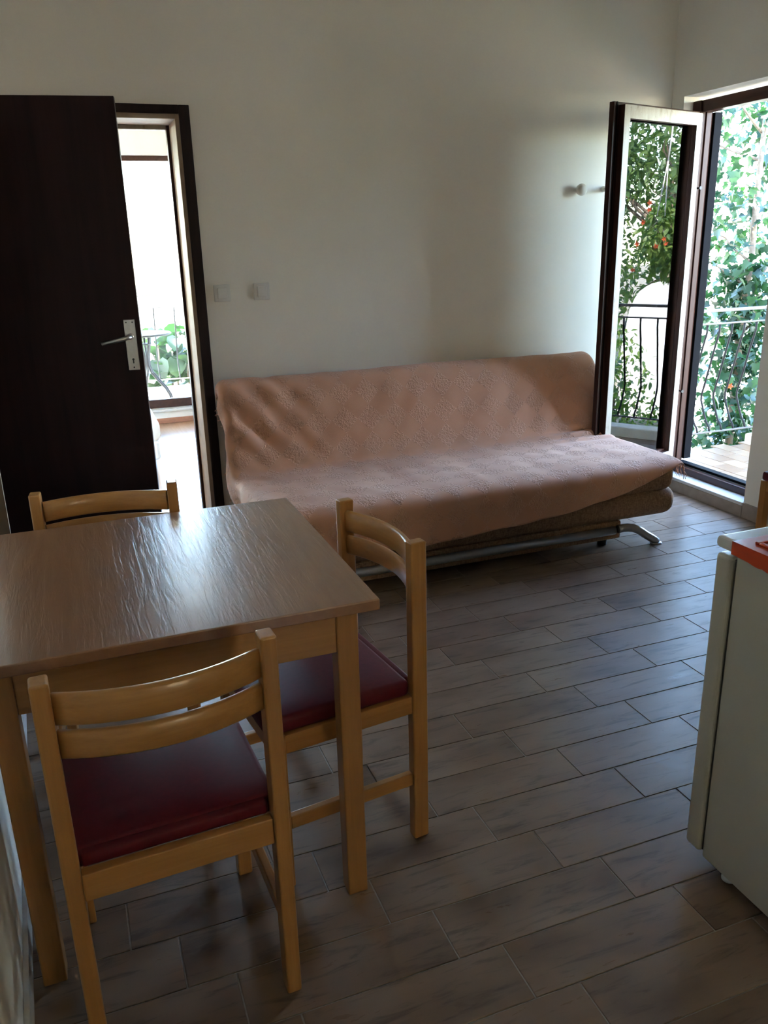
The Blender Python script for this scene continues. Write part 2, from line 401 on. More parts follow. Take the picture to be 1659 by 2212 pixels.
# little hall beyond that doorway
bm = bmesh.new()
box(bm, -1.8, -1.6, 2.2, YB, -0.15, ZC); box(bm, -1.6, XL(2.4)-0.165, 2.2, 2.4, -0.15, ZC)
struct(fin('wall_hall', bm, 'wall'), 'white hall wall beyond the open dark door', 'wall')
# baseboards
bm = bmesh.new()
box(bm, XR-0.011, XR, OY0-0.0, OY1, 0.0005, OZ0-0.021)
sb = struct(fin('baseboard_right', bm, 'skirt'), 'brown stone skirting under the balcony door sill', 'baseboard')
bm = bx(XR-0.011, XR, 0.2, OY0-0.004, 0.0005, 0.085, bev=0.002)
fin('skirting_board', bm, 'skirt', sb)
struct(fin('baseboard_back', bx(DX1+0.07, XR-0.013, YB-0.011, YB, 0.0005, 0.075, bev=0.002), 'skirt'), 'brown stone skirting along the back wall behind the sofa', 'baseboard')
bm = bmesh.new()
for (y0, y1) in ((0.2, LY0-0.07), (LY1+0.07, YB-0.013)):
    v = [bm.verts.new((XL(y)+dx, y, z)) for y in (y0, y1) for dx in (0.001, 0.012) for z in (0.0005, 0.07)]
    for f in ((0, 2, 3, 1), (4, 5, 7, 6), (2, 6, 7, 3), (1, 3, 7, 5), (0, 4, 6, 2), (0, 1, 5, 4)): bm.faces.new([v[i] for i in f])
struct(fin('baseboard_left', bm, 'sill'), 'pale skirting at the foot of the left wall', 'baseboard')

# ------------------------------------------------------------------ doorway casing in the back wall
tr = empty('trim_1', (DX1, YB, 0)); struct(tr, 'dark wooden casing with pale jambs round the bright doorway', 'door frame')
cw = 0.045
for nm, a in (('casing_board', (DX1-0.003, DX1+cw, YB-0.016, YB+0.002, 0.0, DZ+0.032)), ('casing_board', (DX0-cw, DX0+0.003, YB-0.016, YB+0.002, 0.0, DZ+0.032)),
              ('casing_head', (DX0+0.003, DX1-0.003, YB-0.016, YB+0.002, DZ-0.004, DZ+0.032))):
    fin(nm, bx(*a, bev=0.003), 'casing', tr)
jd = WB + 0.012
fin('jamb', bx(DX1-0.022, DX1+0.0, YB-0.004, jd-0.05, 0.0, DZ-0.004, bev=0.002), 'jamb', tr)
fin('jamb', bx(DX0, DX0+0.022, YB-0.004, jd-0.05, 0.0, DZ-0.004, bev=0.002), 'jamb', tr)
fin('jamb_head', bx(DX0+0.022, DX1-0.022, YB-0.004, jd-0.05, DZ-0.026, DZ-0.004, bev=0.002), 'jamb', tr)
for x0, x1 in ((DX1-0.036, DX1+0.001), (DX0-0.001, DX0+0.036)):
    fin('door_stop', bx(x0, x1, jd-0.05, jd, 0.0, DZ-0.004, bev=0.004), 'frame', tr)
fin('door_stop', bx(DX0+0.036, DX1-0.036, jd-0.05, jd, DZ-0.045, DZ-0.004, bev=0.004), 'cream', tr)

# casing of the left doorway
tr2 = empty('trim_2', (XL(3.2), 3.2, 0)); struct(tr2, 'dark wooden casing round the doorway in the left wall', 'door frame')
def skew_plank(y0, y1, z0, z1, out_=0.016, inn=0.18):
    bm = bmesh.new(); v = [bm.verts.new((XL(y)+dx, y, z)) for y in (y0, y1) for dx in (-inn, out_) for z in (z0, z1)]
    for f in ((0, 2, 3, 1), (4, 5, 7, 6), (2, 6, 7, 3), (1, 3, 7, 5), (0, 4, 6, 2), (0, 1, 5, 4)): bm.faces.new([v[i] for i in f])
    return bm
fin('casing_board', skew_plank(LY0-0.05, LY0+0.012, 0.0, LZ+0.05), 'jamb', tr2)
fin('casing_board', skew_plank(LY1-0.012, LY1+0.05, 0.0, LZ+0.05), 'jamb', tr2)
fin('casing_head', skew_plank(LY0+0.012, LY1-0.012, LZ-0.012, LZ+0.05), 'jamb', tr2)

# ------------------------------------------------------------------ dark door leaf standing open
HX, HY = XL(3.60)+0.022, 3.605
ang = math.atan2(3.512-HY, 0.272-HX); LW = math.hypot(3.512-HY, 0.272-HX)
d1 = empty('door_1', (HX, HY, 0), ang); struct(d1, 'dark brown door leaf standing open in front of the bright doorway', 'door')
fin('leaf_panel', bx(0, LW, -0.02, 0.02, 0.012, 2.03, bev=0.002), 'door_dark', d1, world=False)
for z in (0.25, 1.75): fin('hinge', tb([(0.0, -0.024, z-0.04), (0.0, -0.024, z+0.04)], 0.007), 'steel', d1, world=False)
hp = fin('handle_plate', bx(LW-0.062, LW-0.018, -0.0245, -0.02, 1.025, 1.225, bev=0.002), 'steel', d1, world=False)
hp['label'] = 'brushed steel lock plate'
# rounded plate ends
lv = bmesh.new()
lathe(lv, [(0.011, -0.034), (0.012, -0.029), (0.013, -0.0245)], (LW-0.040, 0, 1.158), 16, 'Y')
tube(lv, [(LW-0.040, -0.032, 1.158), (LW-0.040, -0.058, 1.158), (LW-0.052, -0.066, 1.157), (LW-0.075, -0.068, 1.152), (LW-0.150, -0.066, 1.138)], 0.008, 10, radii=[0.008, 0.008, 0.009, 0.009, 0.0075])
l_ = fin('lever', lv, 'steel', hp, world=False); l_.parent = hp
kh = bmesh.new(); lathe(kh, [(0.0045, -0.0250), (0.0045, -0.0240)], (LW-0.040, 0, 1.068), 12, 'Y'); box(kh, LW-0.0425, LW-0.0375, -0.0250, -0.0240, 1.052, 1.066)
fin('keyhole', kh, 'black_plastic', hp, world=False)
for z, dx in ((1.214, -0.012), (1.214, 0.012), (1.036, 0.0)):
    s_ = bmesh.new(); lathe(s_, [(0.0032, -0.0252), (0.0032, -0.0243)], (LW-0.040+dx, 0, z), 10, 'Y'); fin('screw', s_, 'black_plastic', hp, world=False)

# ------------------------------------------------------------------ balcony door: frame, sill, open leaf
tr3 = empty('trim_3', (XR+0.1, OY1, 0)); struct(tr3, 'dark brown fixed frame and sill of the balcony doorway', 'door frame')
FX0, FX1 = XR+0.075, XR+0.145
fz0, fz1 = OZ0+0.0, 2.185
fin('sill_slab', bx(XR-0.012, XR+0.26, OY0, OY1, OZ0-0.02, OZ0, bev=0.003), 'sill', tr3)
fin('jamb_post', bx(FX0-0.012, FX1+0.01, OY1-0.062, OY1, fz0, fz1, bev=0.003), 'frame', tr3)
fin('jamb_strip', bx(FX0+0.03, FX0+0.065, OY1-0.070, OY1-0.062, fz0+0.07, fz1-0.06, bev=0.002), 'frame', tr3)
fin('rubber_seal', bx(FX1+0.01, FX1+0.062, OY1-0.078, OY1-0.002, fz0+0.07, fz1-0.06, bev=0.002), 'seal', tr3)
fin('jamb_post', bx(FX0, FX1, OY0, OY0+0.055, fz0, fz1, bev=0.003), 'frame', tr3)
fin('head_rail', bx(FX0, FX1, OY0+0.055, OY1-0.062, fz1-0.06, fz1, bev=0.003), 'frame_h', tr3)
fin('bottom_rail', bx(FX0+0.008, FX0+0.036, OY0+0.055, OY1-0.062, fz0, fz0+0.042, bev=0.003), 'frame_h', tr3)
fin('bottom_rail', bx(FX0+0.040, FX1+0.02, OY0+0.055, OY1-0.062, fz0, fz0+0.060, bev=0.003), 'seal', tr3)
fin('track_strip', bx(FX0+0.0365, FX0+0.0395, OY0+0.055, OY1-0.062, fz0, fz0+0.046), 'tube', tr3)
for z in (0.585, 1.735):
    pn = bmesh.new(); lathe(pn, [(0.009, -0.062-0.030), (0.010, -0.062-0.024), (0.005, -0.062-0.022), (0.005, -0.06)], (FX0+0.014, OY1, z), 12, 'Y')
    fin('lock_pin', pn, 'black_plastic', tr3)
for z in (0.45, 1.25, 2.0):
    fin('lock_plate', bx(FX0-0.002, FX0+0.001, OY1-0.035, OY1-0.015, z-0.03, z+0.03), 'steel', tr3)

hx, hy = 3.385, 4.012
lw = 0.745
la = math.atan2(-0.22, -0.72)
d2 = empty('door_2', (hx, hy, 0), la); struct(d2, 'narrow glazed balcony door leaf with brown and cream frame, swung inwards', 'door')
z0, z1 = 0.135, 2.125
# inner (brown) flange, local +y faces the room's middle
fl = 0.048; cr = 0.047
fin('stile', bx(lw-fl-cr, lw, -0.032, -0.004, z0, z1, bev=0.003), 'frame', d2, world=False)
fin('stile', bx(0.0, 0.020+cr, -0.032, -0.004, z0, z1, bev=0.003), 'frame', d2, world=False)
fin('rail', bx(0.020+cr, lw-fl-cr, -0.032, -0.004, z1-0.07, z1, bev=0.003), 'frame_h', d2, world=False)
fin('rail', bx(0.020+cr, lw-fl-cr, -0.032, -0.004, z0, z0+0.11, bev=0.003), 'frame_h', d2, world=False)
for a0, a1, nm in ((lw-fl-cr, lw-fl, 'outer_stile'), (0.020, 0.020+cr, 'outer_stile')):
    fin(nm, bx(a0, a1, -0.004, 0.026, z0+0.012, z1-0.014, bev=0.002), 'frame', d2, world=False)
    f_ = fin('painted_face', bx(a0+0.0005, a1-0.0005, 0.026, 0.0285, z0+0.0125, z1-0.0145), 'cream', d2, world=False)
for b0, b1 in ((z1-0.014-0.062, z1-0.014), (z0+0.012, z0+0.10)):
    fin('outer_rail', bx(0.020+cr, lw-fl-cr, -0.004, 0.026, b0, b1, bev=0.002), 'frame', d2, world=False)
    fin('painted_face', bx(0.020+cr, lw-fl-cr, 0.026, 0.0285, b0+0.0005, b1-0.0005), 'cream', d2, world=False)
fin('flange_groove', bx(lw-fl*0.62, lw-fl*0.45, -0.0042, -0.002, z0, z1), 'seal', d2, world=False)
fin('pane', bx(0.020+cr-0.004, lw-fl-cr+0.004, -0.0215, -0.0175, z0+0.09, z1-0.06), 'glass', d2, world=False)
for z in (0.5, 1.75): fin('hinge', tb([(0.004, -0.040, z-0.04), (0.004, -0.040, z+0.04)], 0.008), 'iron', d2, world=False)

# ------------------------------------------------------------------ the room beyond the doorway
N0, N1 = WB, 7.45
bm = bx(-2.4, 3.6, N0-0.26, N1+0.25, -0.16, -0.002); floor2 = struct(fin('floor', bm, 'floor2'), 'sunlit floor of the room beyond the doorway', 'floor')
struct(fin('ceiling', bx(-2.6, 3.8, N0, N1+0.25, 2.62, 2.8), 'ceiling'), 'white ceiling of the room beyond', 'ceiling')
struct(fin('wall_far_left', bx(-2.6, -2.4, N0, N1+0.25, -0.15, 2.62), 'wall'), 'left wall of the room beyond the doorway', 'wall')
struct(fin('wall_far_right', bx(3.6, 3.8, N0, N1+0.25, -0.15, 2.62), 'wall'), 'right wall of the room beyond the doorway', 'wall')
WX0, WX1, WZ0, WZ1 = -0.5, 1.75, 0.125, 2.205
bm = bmesh.new()
box(bm, -2.4, WX0, N1, N1+0.25, -0.15, 2.62); box(bm, WX1, 3.6, N1, N1+0.25, -0.15, 2.62)
box(bm, WX0, WX1, N1, N1+0.25, WZ1, 2.62); box(bm, WX0, WX1, N1, N1+0.25, -0.15, WZ0-0.02)
struct(fin('wall_far', bm, 'wall'), 'white wall holding the wide window of the room beyond', 'wall')
win = empty('window_1', (0.5, N1+0.1, WZ0)); struct(win, 'tall brown-framed window seen through the doorway', 'window')
fin('window_sill', bx(WX0, WX1, N1-0.03, N1+0.25, WZ0-0.02, WZ0, bev=0.003), 'sill', win)
for a in ((WX0, WX1, N1+0.07, N1+0.13, WZ0, WZ0+0.075), (WX0, WX1, N1+0.07, N1+0.13, WZ1-0.04, WZ1)):
    fin('frame_rail', bx(*a, bev=0.004), 'frame_h', win)
for x0, x1 in ((WX0, WX0+0.06), (0.28, 0.36), (WX1-0.06, WX1)):
    fin('frame_stile', bx(x0, x1, N1+0.07, N1+0.13, WZ0+0.075, WZ1-0.04, bev=0.004), 'frame', win)
for x0, x1 in ((WX0+0.06, 0.28), (0.36, WX1-0.06)):
    fin('pane', bx(x0, x1, N1+0.098, N1+0.102, WZ0+0.075, WZ1-0.04), 'glass', win)
struct(fin('baseboard_far', bx(-2.4, 3.6, N1-0.012, N1, 0.0, 0.045, bev=0.002), 'red_tile'), 'terracotta skirting below the far window', 'baseboard')
# bed corner
bed = empty('bed', (-0.5, 6.3, 0)); tag(bed, 'white bed just showing past the edge of the dark door', 'bed')
fin('mattress', bx(-1.5, 0.505, 5.80, 6.85, 0.20, 0.36, bev=0.05, seg=4), 'bedding', bed, smooth=True)
fin('bed_base', bx(-1.48, 0.49, 5.82, 6.83, 0.07, 0.21, bev=0.02), 'bedding', bed)
for x in (-1.38, 0.34):
    for y in (5.92, 6.73): fin('leg', tb([(x, y, 0.0), (x, y, 0.075)], 0.02), 'black_plastic', bed)

# ------------------------------------------------------------------ dining table
TX0, TX1, TY0, TY1, TZ = -0.252, 0.548, 1.522, 2.330, 0.77
tab = empty('dining_table', ((TX0+TX1)/2, (TY0+TY1)/2, 0)); tag(tab, 'square beech table with a shiny grained top beside the left wall', 'table')
fin('table_top', bx(TX0, TX1, TY0, TY1, TZ-0.026, TZ, bev=0.003), 'top', tab)
lg = 0.048; ins = 0.048
for x in (TX0+0.016, TX1-ins-lg):
    for y in (TY0+0.012, TY1-0.05-lg): fin('leg', bx(x, x+lg, y, y+lg, 0.0003, TZ-0.026, bev=0.003), 'tableZ', tab)
az0, az1 = TZ-0.118, TZ-0.026
fin('apron', bx(TX0+0.016+lg, TX1-ins-lg, TY0+0.02, TY0+0.04, az0, az1, bev=0.001), 'tableX', tab)
fin('apron', bx(TX0+0.016+lg, TX1-ins-lg, TY1-0.08, TY1-0.06, az0, az1, bev=0.001), 'tableX', tab)
fin('apron', bx(TX0+0.028, TX0+0.048, TY0+0.012+lg, TY1-0.05-lg, az0, az1, bev=0.001), 'tableY', tab)
fin('apron', bx(TX1-ins-0.032, TX1-ins-0.012, TY0+0.012+lg, TY1-0.05-lg, az0, az1, bev=0.001), 'tableY', tab)

# ------------------------------------------------------------------ chairs (local: back at y=0, faces +y)
def slat(z0, z1, bow=0.042, w2=0.176, t=0.017):
    bm = bmesh.new(); n = 14; rows = []
    for i in range(n+1):
        u = -1 + 2*i/n; x = u*w2; y = -bow*(1-u*u)
        nx = Vector((-2*bow*u/w2*-1, 1, 0)); tang = Vector((w2, 2*bow*u, 0)).normalized(); nn = Vector((-tang.y, tang.x, 0))
        c = Vector((x, y, 0)); e = 0.005
        ring = [(-t/2, z0+e), (-t/2+e, z0), (t/2-e, z0), (t/2, z0+e), (t/2, z1-e), (t/2-e, z1), (-t/2+e, z1), (-t/2, z1-e)]
        rows.append([bm.verts.new((c.x+nn.x*a, c.y+nn.y*a, b)) for a, b in ring])
    for a, b in zip(rows, rows[1:]):
        for k in range(8):
            f = bm.faces.new((a[k], a[(k+1) % 8], b[(k+1) % 8], b[k])); f.smooth = True
    bm.faces.new(rows[0]); bm.faces.new(rows[-1]); return bm
def make_chair():
    c = empty('dining_chair', (0, 0, 0)); W = 0.208
    P = lambda n, b, m, **k: fin(n, b, m, c, world=False, **k)
    for s in (-1, 1):
        x0, x1 = sorted((s*W, s*(W-0.031)))
        P('rear_leg', bx(x0, x1, -0.022, 0.020, 0.0003, 0.83, bev=0.0045, seg=3), 'beechZ')
        xf0, xf1 = sorted((s*(W-0.004), s*(W-0.038)))
        P('front_leg', bx(xf0, xf1, 0.356, 0.392, 0.0003, 0.424, bev=0.004, seg=2), 'beechZ')
        xa0, xa1 = sorted((s*(W-0.007), s*(W-0.027)))
        P('side_rail', bx(xa0, xa1, 0.020, 0.356, 0.376, 0.424, bev=0.002), 'beechY')
        P('stretcher', bx(xa0, xa1, 0.020, 0.356, 0.165, 0.200, bev=0.003), 'beechY')
    P('seat_rail', bx(-W+0.031, W-0.031, -0.010, 0.012, 0.378, 0.436, bev=0.002), 'beechX')
    P('seat_rail', bx(-W+0.038, W-0.038, 0.366, 0.388, 0.376, 0.424, bev=0.002), 'beechX')
    P('back_slat', slat(0.742, 0.802), 'beechX')
    P('back_slat', slat(0.677, 0.731), 'beechX')
    # cushion, domed and notched round the rear legs
    bm = bx(-W+0.012, W-0.012, 0.022, 0.400, 0.4245, 0.468, bev=0.014, seg=4)
    bmesh.ops.subdivide_edges(bm, edges=[e for e in bm.edges if e.calc_length() > 0.2], cuts=6, use_grid_fill=True)
    for v in bm.verts:
        if v.co.z > 0.45:
            u = 1-(v.co.x/(W-0.01))**2; w_ = 1-((v.co.y-0.21)/0.19)**2; v.co.z += 0.009*max(0, u)*max(0, w_)
    P('seat', bm, 'vinyl', smooth=True)
    fin('seat_tongue', bx(-W+0.034, W-0.034, 0.008, 0.035, 0.437, 0.465, bev=0.006, seg=2), 'vinyl', c, world=False, smooth=True)
    return c
def copy_tree(o, parent=None):
    c = o.copy(); COL.objects.link(c)
    if parent is not None: c.parent = parent
    for ch in o.children: copy_tree(ch, c)
    return c
proto = make_chair()
spots = [(0.068, 1.332, 3.2, 'beech chair with maroon seat, nearest, its slatted back towards the viewer'),
         (0.668, 1.862, 97.5, 'beech chair with maroon seat tucked under the table side facing the sofa'),
         (0.036, 2.470, 174.5, 'beech chair with only its back slats showing behind the far table edge'),
         (3.245, 2.565, 90, 'beech chair with maroon seat half out of frame by the balcony wall')]
for i, (x, y, a, lab) in enumerate(spots):
    c = proto if i == 0 else copy_tree(proto)
    c.location = (x, y, 0); c.rotation_euler = (0, 0, math.radians(a))
    tag(c, lab, 'chair', 'beech dining chairs with maroon seats')
bpy.context.view_layer.update()

# ------------------------------------------------------------------ sofa bed
SX0, SX1 = 0.675, 2.745
sofa = empty('sofa_bed', (1.72, 3.6, 0)); tag(sofa, 'brown woven sofa bed on silver legs along the back wall', 'sofa')
def soft(x0, x1, y0, y1, z0, z1, bev, seg=5): return bx(x0, x1, y0, y1, z0, z1, bev=bev, seg=seg)
bm = soft(SX0, SX1, 3.19, 3.90, 0.272, 0.412, 0.055); fin('seat_cushion', bm, 'tweed', sofa, smooth=True)
bm = soft(SX0-0.01, SX1+0.035, 3.205, 3.95, 0.135, 0.285, 0.066); fin('bed_base_cushion', bm, 'tweed', sofa, smooth=True)
bm = soft(SX0+0.01, SX1-0.05, -0.055, 0.055, -0.02, 0.455, 0.05)
bmesh.ops.rotate(bm, verts=bm.verts, cent=(0, 0, 0), matrix=Matrix.Rotation(math.radians(-13), 3, 'X'))
bmesh.ops.translate(bm, verts=bm.verts, vec=(0, 3.962, 0.375)); fin('back_cushion', bm, 'tweed', sofa, smooth=True)
fin('storage_box', bx(0.92, 2.455, 3.225, 3.90, 0.048, 0.145, bev=0.012), 'tweed', sofa)
tbm = tb([(0.90, 3.205, 0.105), (2.40, 3.205, 0.105)], 0.021, 14); fin('front_tube', tbm, 'tube', sofa)
def sofa_leg(s, y):
    xb = 2.42 if s > 0 else 0.92
    pts = []
    for i in range(11):
        t = i/10; pts.append((xb + s*(0.235*t + 0.02*math.sin(PI*t)), y-0.006*t, 0.108 + 0.014*math.sin(PI*min(1, t*1.6)) - 0.098*t**1.35))
    bm = tb(pts, 0.02, 14, radii=[0.021 - 0.004*abs(2*i/10-1)*0 for i in range(11)])
    e = Vector(pts[-1]); lathe(bm, [(0.030, 0.0005), (0.030, 0.004), (0.020, 0.012)], (e.x, e.y, 0), 18)
    return bm
fin('leg', sofa_leg(1, 3.205), 'tube', sofa); fin('leg', sofa_leg(-1, 3.205), 'tube', sofa)
fin('leg', sofa_leg(1, 3.92), 'tube', sofa); fin('leg', sofa_leg(-1, 3.92), 'tube', sofa)
fin('rear_tube', tb([(0.90, 3.92, 0.105), (2.40, 3.92, 0.105)], 0.021, 12), 'tube', sofa)
for x in (1.0, 2.40):
    for y in (3.30, 3.82):
        b_ = bmesh.new(); lathe(b_, [(0.024, 0.0005), (0.024, 0.03), (0.018, 0.05)], (x, y, 0), 14); fin('castor', b_, 'black_plastic', sofa)

# ------------------------------------------------------------------ throw blanket over the sofa
def catmull(P, n):
    out = []
    for i in range(len(P)-1):
        p0, p1, p2, p3 = P[max(i-1, 0)], P[i], P[i+1], P[min(i+2, len(P)-1)]
        for k in range(n):
            t = k/n
            out.append(tuple(0.5*((2*p1[a]) + (-p0[a]+p2[a])*t + (2*p0[a]-5*p1[a]+4*p2[a]-p3[a])*t*t + (-p0[a]+3*p1[a]-3*p2[a]+p3[a])*t**3) for a in (0, 1)))
    out.append(P[-1]); return out
PROF = [(4.150, 0.70), (4.152, 0.785), (4.132, 0.832), (4.085, 0.856), (4.025, 0.842), (3.975, 0.785), (3.935, 0.68), (3.90, 0.55), (3.872, 0.475), (3.83, 0.434),
        (3.74, 0.424), (3.55, 0.425), (3.35, 0.428), (3.25, 0.426), (3.195, 0.414), (3.170, 0.385), (3.164, 0.33), (3.163, 0.25), (3.163, 0.14)]
pp = catmull(PROF, 8)
sl_ = [0.0]
for a, b in zip(pp, pp[1:]): sl_.append(sl_[-1] + math.hypot(b[0]-a[0], b[1]-a[1]))
def prof_at(s):
    s = max(0, min(s, sl_[-1]-1e-6)); lo, hi = 0, len(sl_)-1
    while hi-lo > 1:
        mid = (lo+hi)//2
        if sl_[mid] <= s: lo = mid
        else: hi = mid
    t = (s-sl_[lo])/(sl_[hi]-sl_[lo]); a, b = pp[lo], pp[hi]
    y, z = a[0]+(b[0]-a[0])*t, a[1]+(b[1]-a[1])*t
    ty, tz = b[0]-a[0], b[1]-a[1]; l = math.hypot(ty, tz); ty /= l; tz /= l
    return y, z, ty, tz
def s_smooth(s):
    n0 = Vector((0, 0))
    for ds in (-0.05, -0.025, 0, 0.025, 0.05):
        y, z, ty, tz = prof_at(s+ds); n0 += Vector((tz, -ty))      # outward normal
    return n0.normalized()
s_front = min((abs(p[1]-0.385) + (0 if p[0] < 3.3 else 9), s) for p, s in zip(pp, sl_))[1]
HEM = [(0.60, 0.215), (0.98, 0.212), (1.33, 0.200), (1.70, 0.222), (2.02, 0.243), (2.30, 0.285), (2.52, 0.335), (2.66, 0.385), (2.78, 0.418)]
def hem(x):
    if x <= HEM[0][0]: return HEM[0][1]
    for (a, za), (b, zb) in zip(HEM, HEM[1:]):
        if x <= b: t = (x-a)/(b-a); return za + (zb-za)*t
    return HEM[-1][1]
def s_end(x):
    z = hem(x) + 0.003*math.sin(23*x)
    return s_front + (0.385 - z)
XLft, XRgt = 0.685, 2.745
DL = 0.17; DR = 0.05
NX, NS = 250, 150
ts = []      # (x, drop) columns
cols = []
for i in range(NX+1):
    q = -DL + (XRgt - XLft + DL + DR)*i/NX
    cols.append(q)
def throw_point(q, sf):
    x = min(max(XLft + q, XLft), XRgt); d = max(0, -q, q-(XRgt-XLft))
    side = -1 if q < 0 else 1
    s = sf*s_end(x)
    y, z, ty, tz = prof_at(s); nrm = s_smooth(s)
    # folds
    P = Vector((x*3.1, s*3.1, 0.3)); amp = 0.006*noise.noise(P) + 0.0025*noise.noise(P*3.7)
    back = math.exp(-((s-0.45)/0.22)**2)
    a_ = (x-XLft)
    amp += 0.020*back*math.exp(-(a_/0.34)**2)*math.sin(52*(s*0.60 - a_*0.75))*(0.5+noise.noise(Vector((x*5, s*5, 4))))
    amp += 0.007*back*math.sin(30*(s*0.6+x)+3*noise.noise(Vector((x*2, s*2, 1))))*0.35
    seat = 1.0 if z < 0.45 and y > 3.2 else 0.0
    amp += 0.004*seat*noise.noise(Vector((x*7, s*3, 9)))
    crease_r = math.exp(-((x-2.6)/0.18)**2)*math.exp(-((s-0.72)/0.08)**2)
    amp += 0.012*crease_r*(1+math.sin(90*s))
    amp += 0.004
    y += nrm.x*amp; z += nrm.y*amp
    if d > 0:
        lim = 0.10 + 0.07*min(1, max(0, (s-0.62)/0.2)); d *= (lim/DL if side < 0 else 1.0)
        r = 0.035; th = min(d/r, PI/2); rest = max(0, d - r*PI/2)
        xo = r*math.sin(th); inn = r*(1-math.cos(th)) + rest
        w_ = 0.018*noise.noise(Vector((s*6, d*5, 2))) + 0.012*math.sin(s*21)*min(1, rest/0.06)
        x += side*(xo + w_*min(1, d/0.05)); y -= nrm.x*inn; z -= nrm.y*inn
        if y > 4.183: y = 4.183
    if z < 0.03: z = 0.03
    return Vector((x, y, z)), s
bm = bmesh.new(); uvl = bm.loops.layers.uv.new('UVMap'); grid = []; uvs = {}
for q in cols:
    row = []
    for j in range(NS+1):
        p, s = throw_point(q, j/NS); v = bm.verts.new(p); uvs[v] = (XLft+q, s); row.append(v)
    grid.append(row)
for i in range(NX):
    for j in range(NS):
        f = bm.faces.new((grid[i][j], grid[i+1][j], grid[i+1][j+1], grid[i][j+1])); f.smooth = True
        for lp in f.loops: lp[uvl].uv = uvs[lp.vert]
throw = empty('throw_blanket', (1.72, 3.6, 0.424)); tag(throw, 'salmon woven throw with diamond pattern draped over the sofa bed', 'blanket')
th_o = fin('woven_cloth', bm, 'throw', throw)
sm = th_o.modifiers.new('thick', 'SOLIDIFY'); sm.thickness = 0.004; sm.offset = 1.0
def tassel_bm():
    bm = bmesh.new()
    tube(bm, [(0, 0, 0), (0.001, 0, -0.012), (0, 0, -0.022)], 0.0028, 6, radii=[0.002, 0.0034, 0.0022])
    for k in range(4):
        a = k*PI/2; tube(bm, [(0, 0, -0.021), (0.003*math.cos(a), 0.003*math.sin(a), -0.036), (0.0055*math.cos(a), 0.0055*math.sin(a), -0.052)], 0.0012, 4)
    return bm
t0 = None
def add_tassel(p, rot, sc_=1.0):
    global t0
    if t0 is None:
        t0 = fin('tassel', tassel_bm(), 'throw', throw, world=False); o = t0
    else:
        o = t0.copy(); COL.objects.link(o)
    o.location = p - Vector(throw.location); o.rotation_euler = rot; o.scale = (sc_,)*3
tr_s = s_end(0.7)
for k in range(34):
    sf = 0.20 + 0.72*k/33
    p, s = throw_point(-DL, sf); p2, _ = throw_point(-DL+0.01, sf)
    dirv = (p-p2).normalized(); q = (-dirv).to_track_quat('Z', 'Y')
    add_tassel(p, q.to_euler(), 0.8)
for k in range(9):
    sf = 0.235 + 0.10*k/8
    p, s = throw_point(XRgt-XLft+DR, sf); add_tassel(p + Vector((0, 0, 0)), (random.uniform(-.3, .3), random.uniform(-0.5, 0.0), 0), random.uniform(0.9, 1.3))
for k in range(5):
    sf = 0.955 + 0.045*k/4
    p, s = throw_point(XRgt-XLft+DR, sf); add_tassel(p, (random.uniform(-.25, .25), random.uniform(-0.35, 0.05), 0), 1.25)

# ------------------------------------------------------------------ wall fittings
def switch(x, z, lab):
    s = empty('light_switch', (x, YB, z)); tag(s, lab, 'switch', 'light switches beside the doorway')
    fin('switch_plate', bx(-0.041, 0.041, -0.011, -0.0003, -0.041, 0.041, bev=0.004, seg=3), 'white_plastic', s, world=False)
    fin('rocker', bx(-0.024, 0.024, -0.0165, -0.0115, -0.026, 0.026, bev=0.003, seg=2), 'white_plastic', s, world=False)
switch(0.730, 1.272, 'white light switch nearest the dark door casing')
switch(0.928, 1.272, 'white light switch farther from the door casing, nearer the sofa')
bm = bmesh.new()
lathe(bm, [(0.012, -0.0003), (0.012, -0.012), (0.020, -0.018), (0.029, -0.030), (0.032, -0.042), (0.029, -0.054), (0.019, -0.064), (0.006, -0.068)], (0, 0, 0), 24, 'Y')
kn = fin('wall_knob', bm, 'porcelain', smooth=True); kn.location = (2.745, YB, 1.737); tag(kn, 'round cream knob on the back wall left of the balcony door leaf', 'wall knob')
bm = bmesh.new(); tube(bm, [(0, -0.0003, 0), (0, -0.04, 0.0), (-0.006, -0.06, 0), (-0.045, -0.075, 0.0)], 0.01, 12, radii=[0.016, 0.011, 0.011, 0.003])
hk = fin('coat_hook', bm, 'porcelain'); hk.location = (2.915, YB, 1.742); tag(hk, 'pale pointed hook peeping out behind the balcony door leaf', 'hook')

# ------------------------------------------------------------------ fridge
fr = empty('refrigerator', (1.56, 1.08, 0)); tag(fr, 'small cream refrigerator cut off by the right edge', 'refrigerator')
FXa, FXb = 1.287, 1.84
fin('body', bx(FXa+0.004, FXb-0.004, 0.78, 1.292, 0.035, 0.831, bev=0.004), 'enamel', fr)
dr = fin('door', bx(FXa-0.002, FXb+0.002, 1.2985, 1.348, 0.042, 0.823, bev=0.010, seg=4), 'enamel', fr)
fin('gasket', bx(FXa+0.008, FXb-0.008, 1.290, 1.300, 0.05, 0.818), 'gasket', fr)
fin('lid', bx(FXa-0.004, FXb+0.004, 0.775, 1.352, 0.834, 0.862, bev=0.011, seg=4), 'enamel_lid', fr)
fin('kick_plate', bx(FXa+0.03, FXb-0.03, 1.25, 1.286, 0.012, 0.04), 'black_plastic', fr)
for x in (FXa+0.04, FXb-0.04):
    for y in (1.235, 0.82):
        b_ = bmesh.new(); lathe(b_, [(0.017, 0.0003), (0.017, 0.008), (0.010, 0.010), (0.010, 0.037)], (x, y, 0), 14); fin('foot', b_, 'enamel_lid', fr)
cv = empty('plastic_tray_cover', (1.56, 1.04, 0.863)); tag(cv, 'orange-red plastic cover lying over the refrigerator top', 'cover')
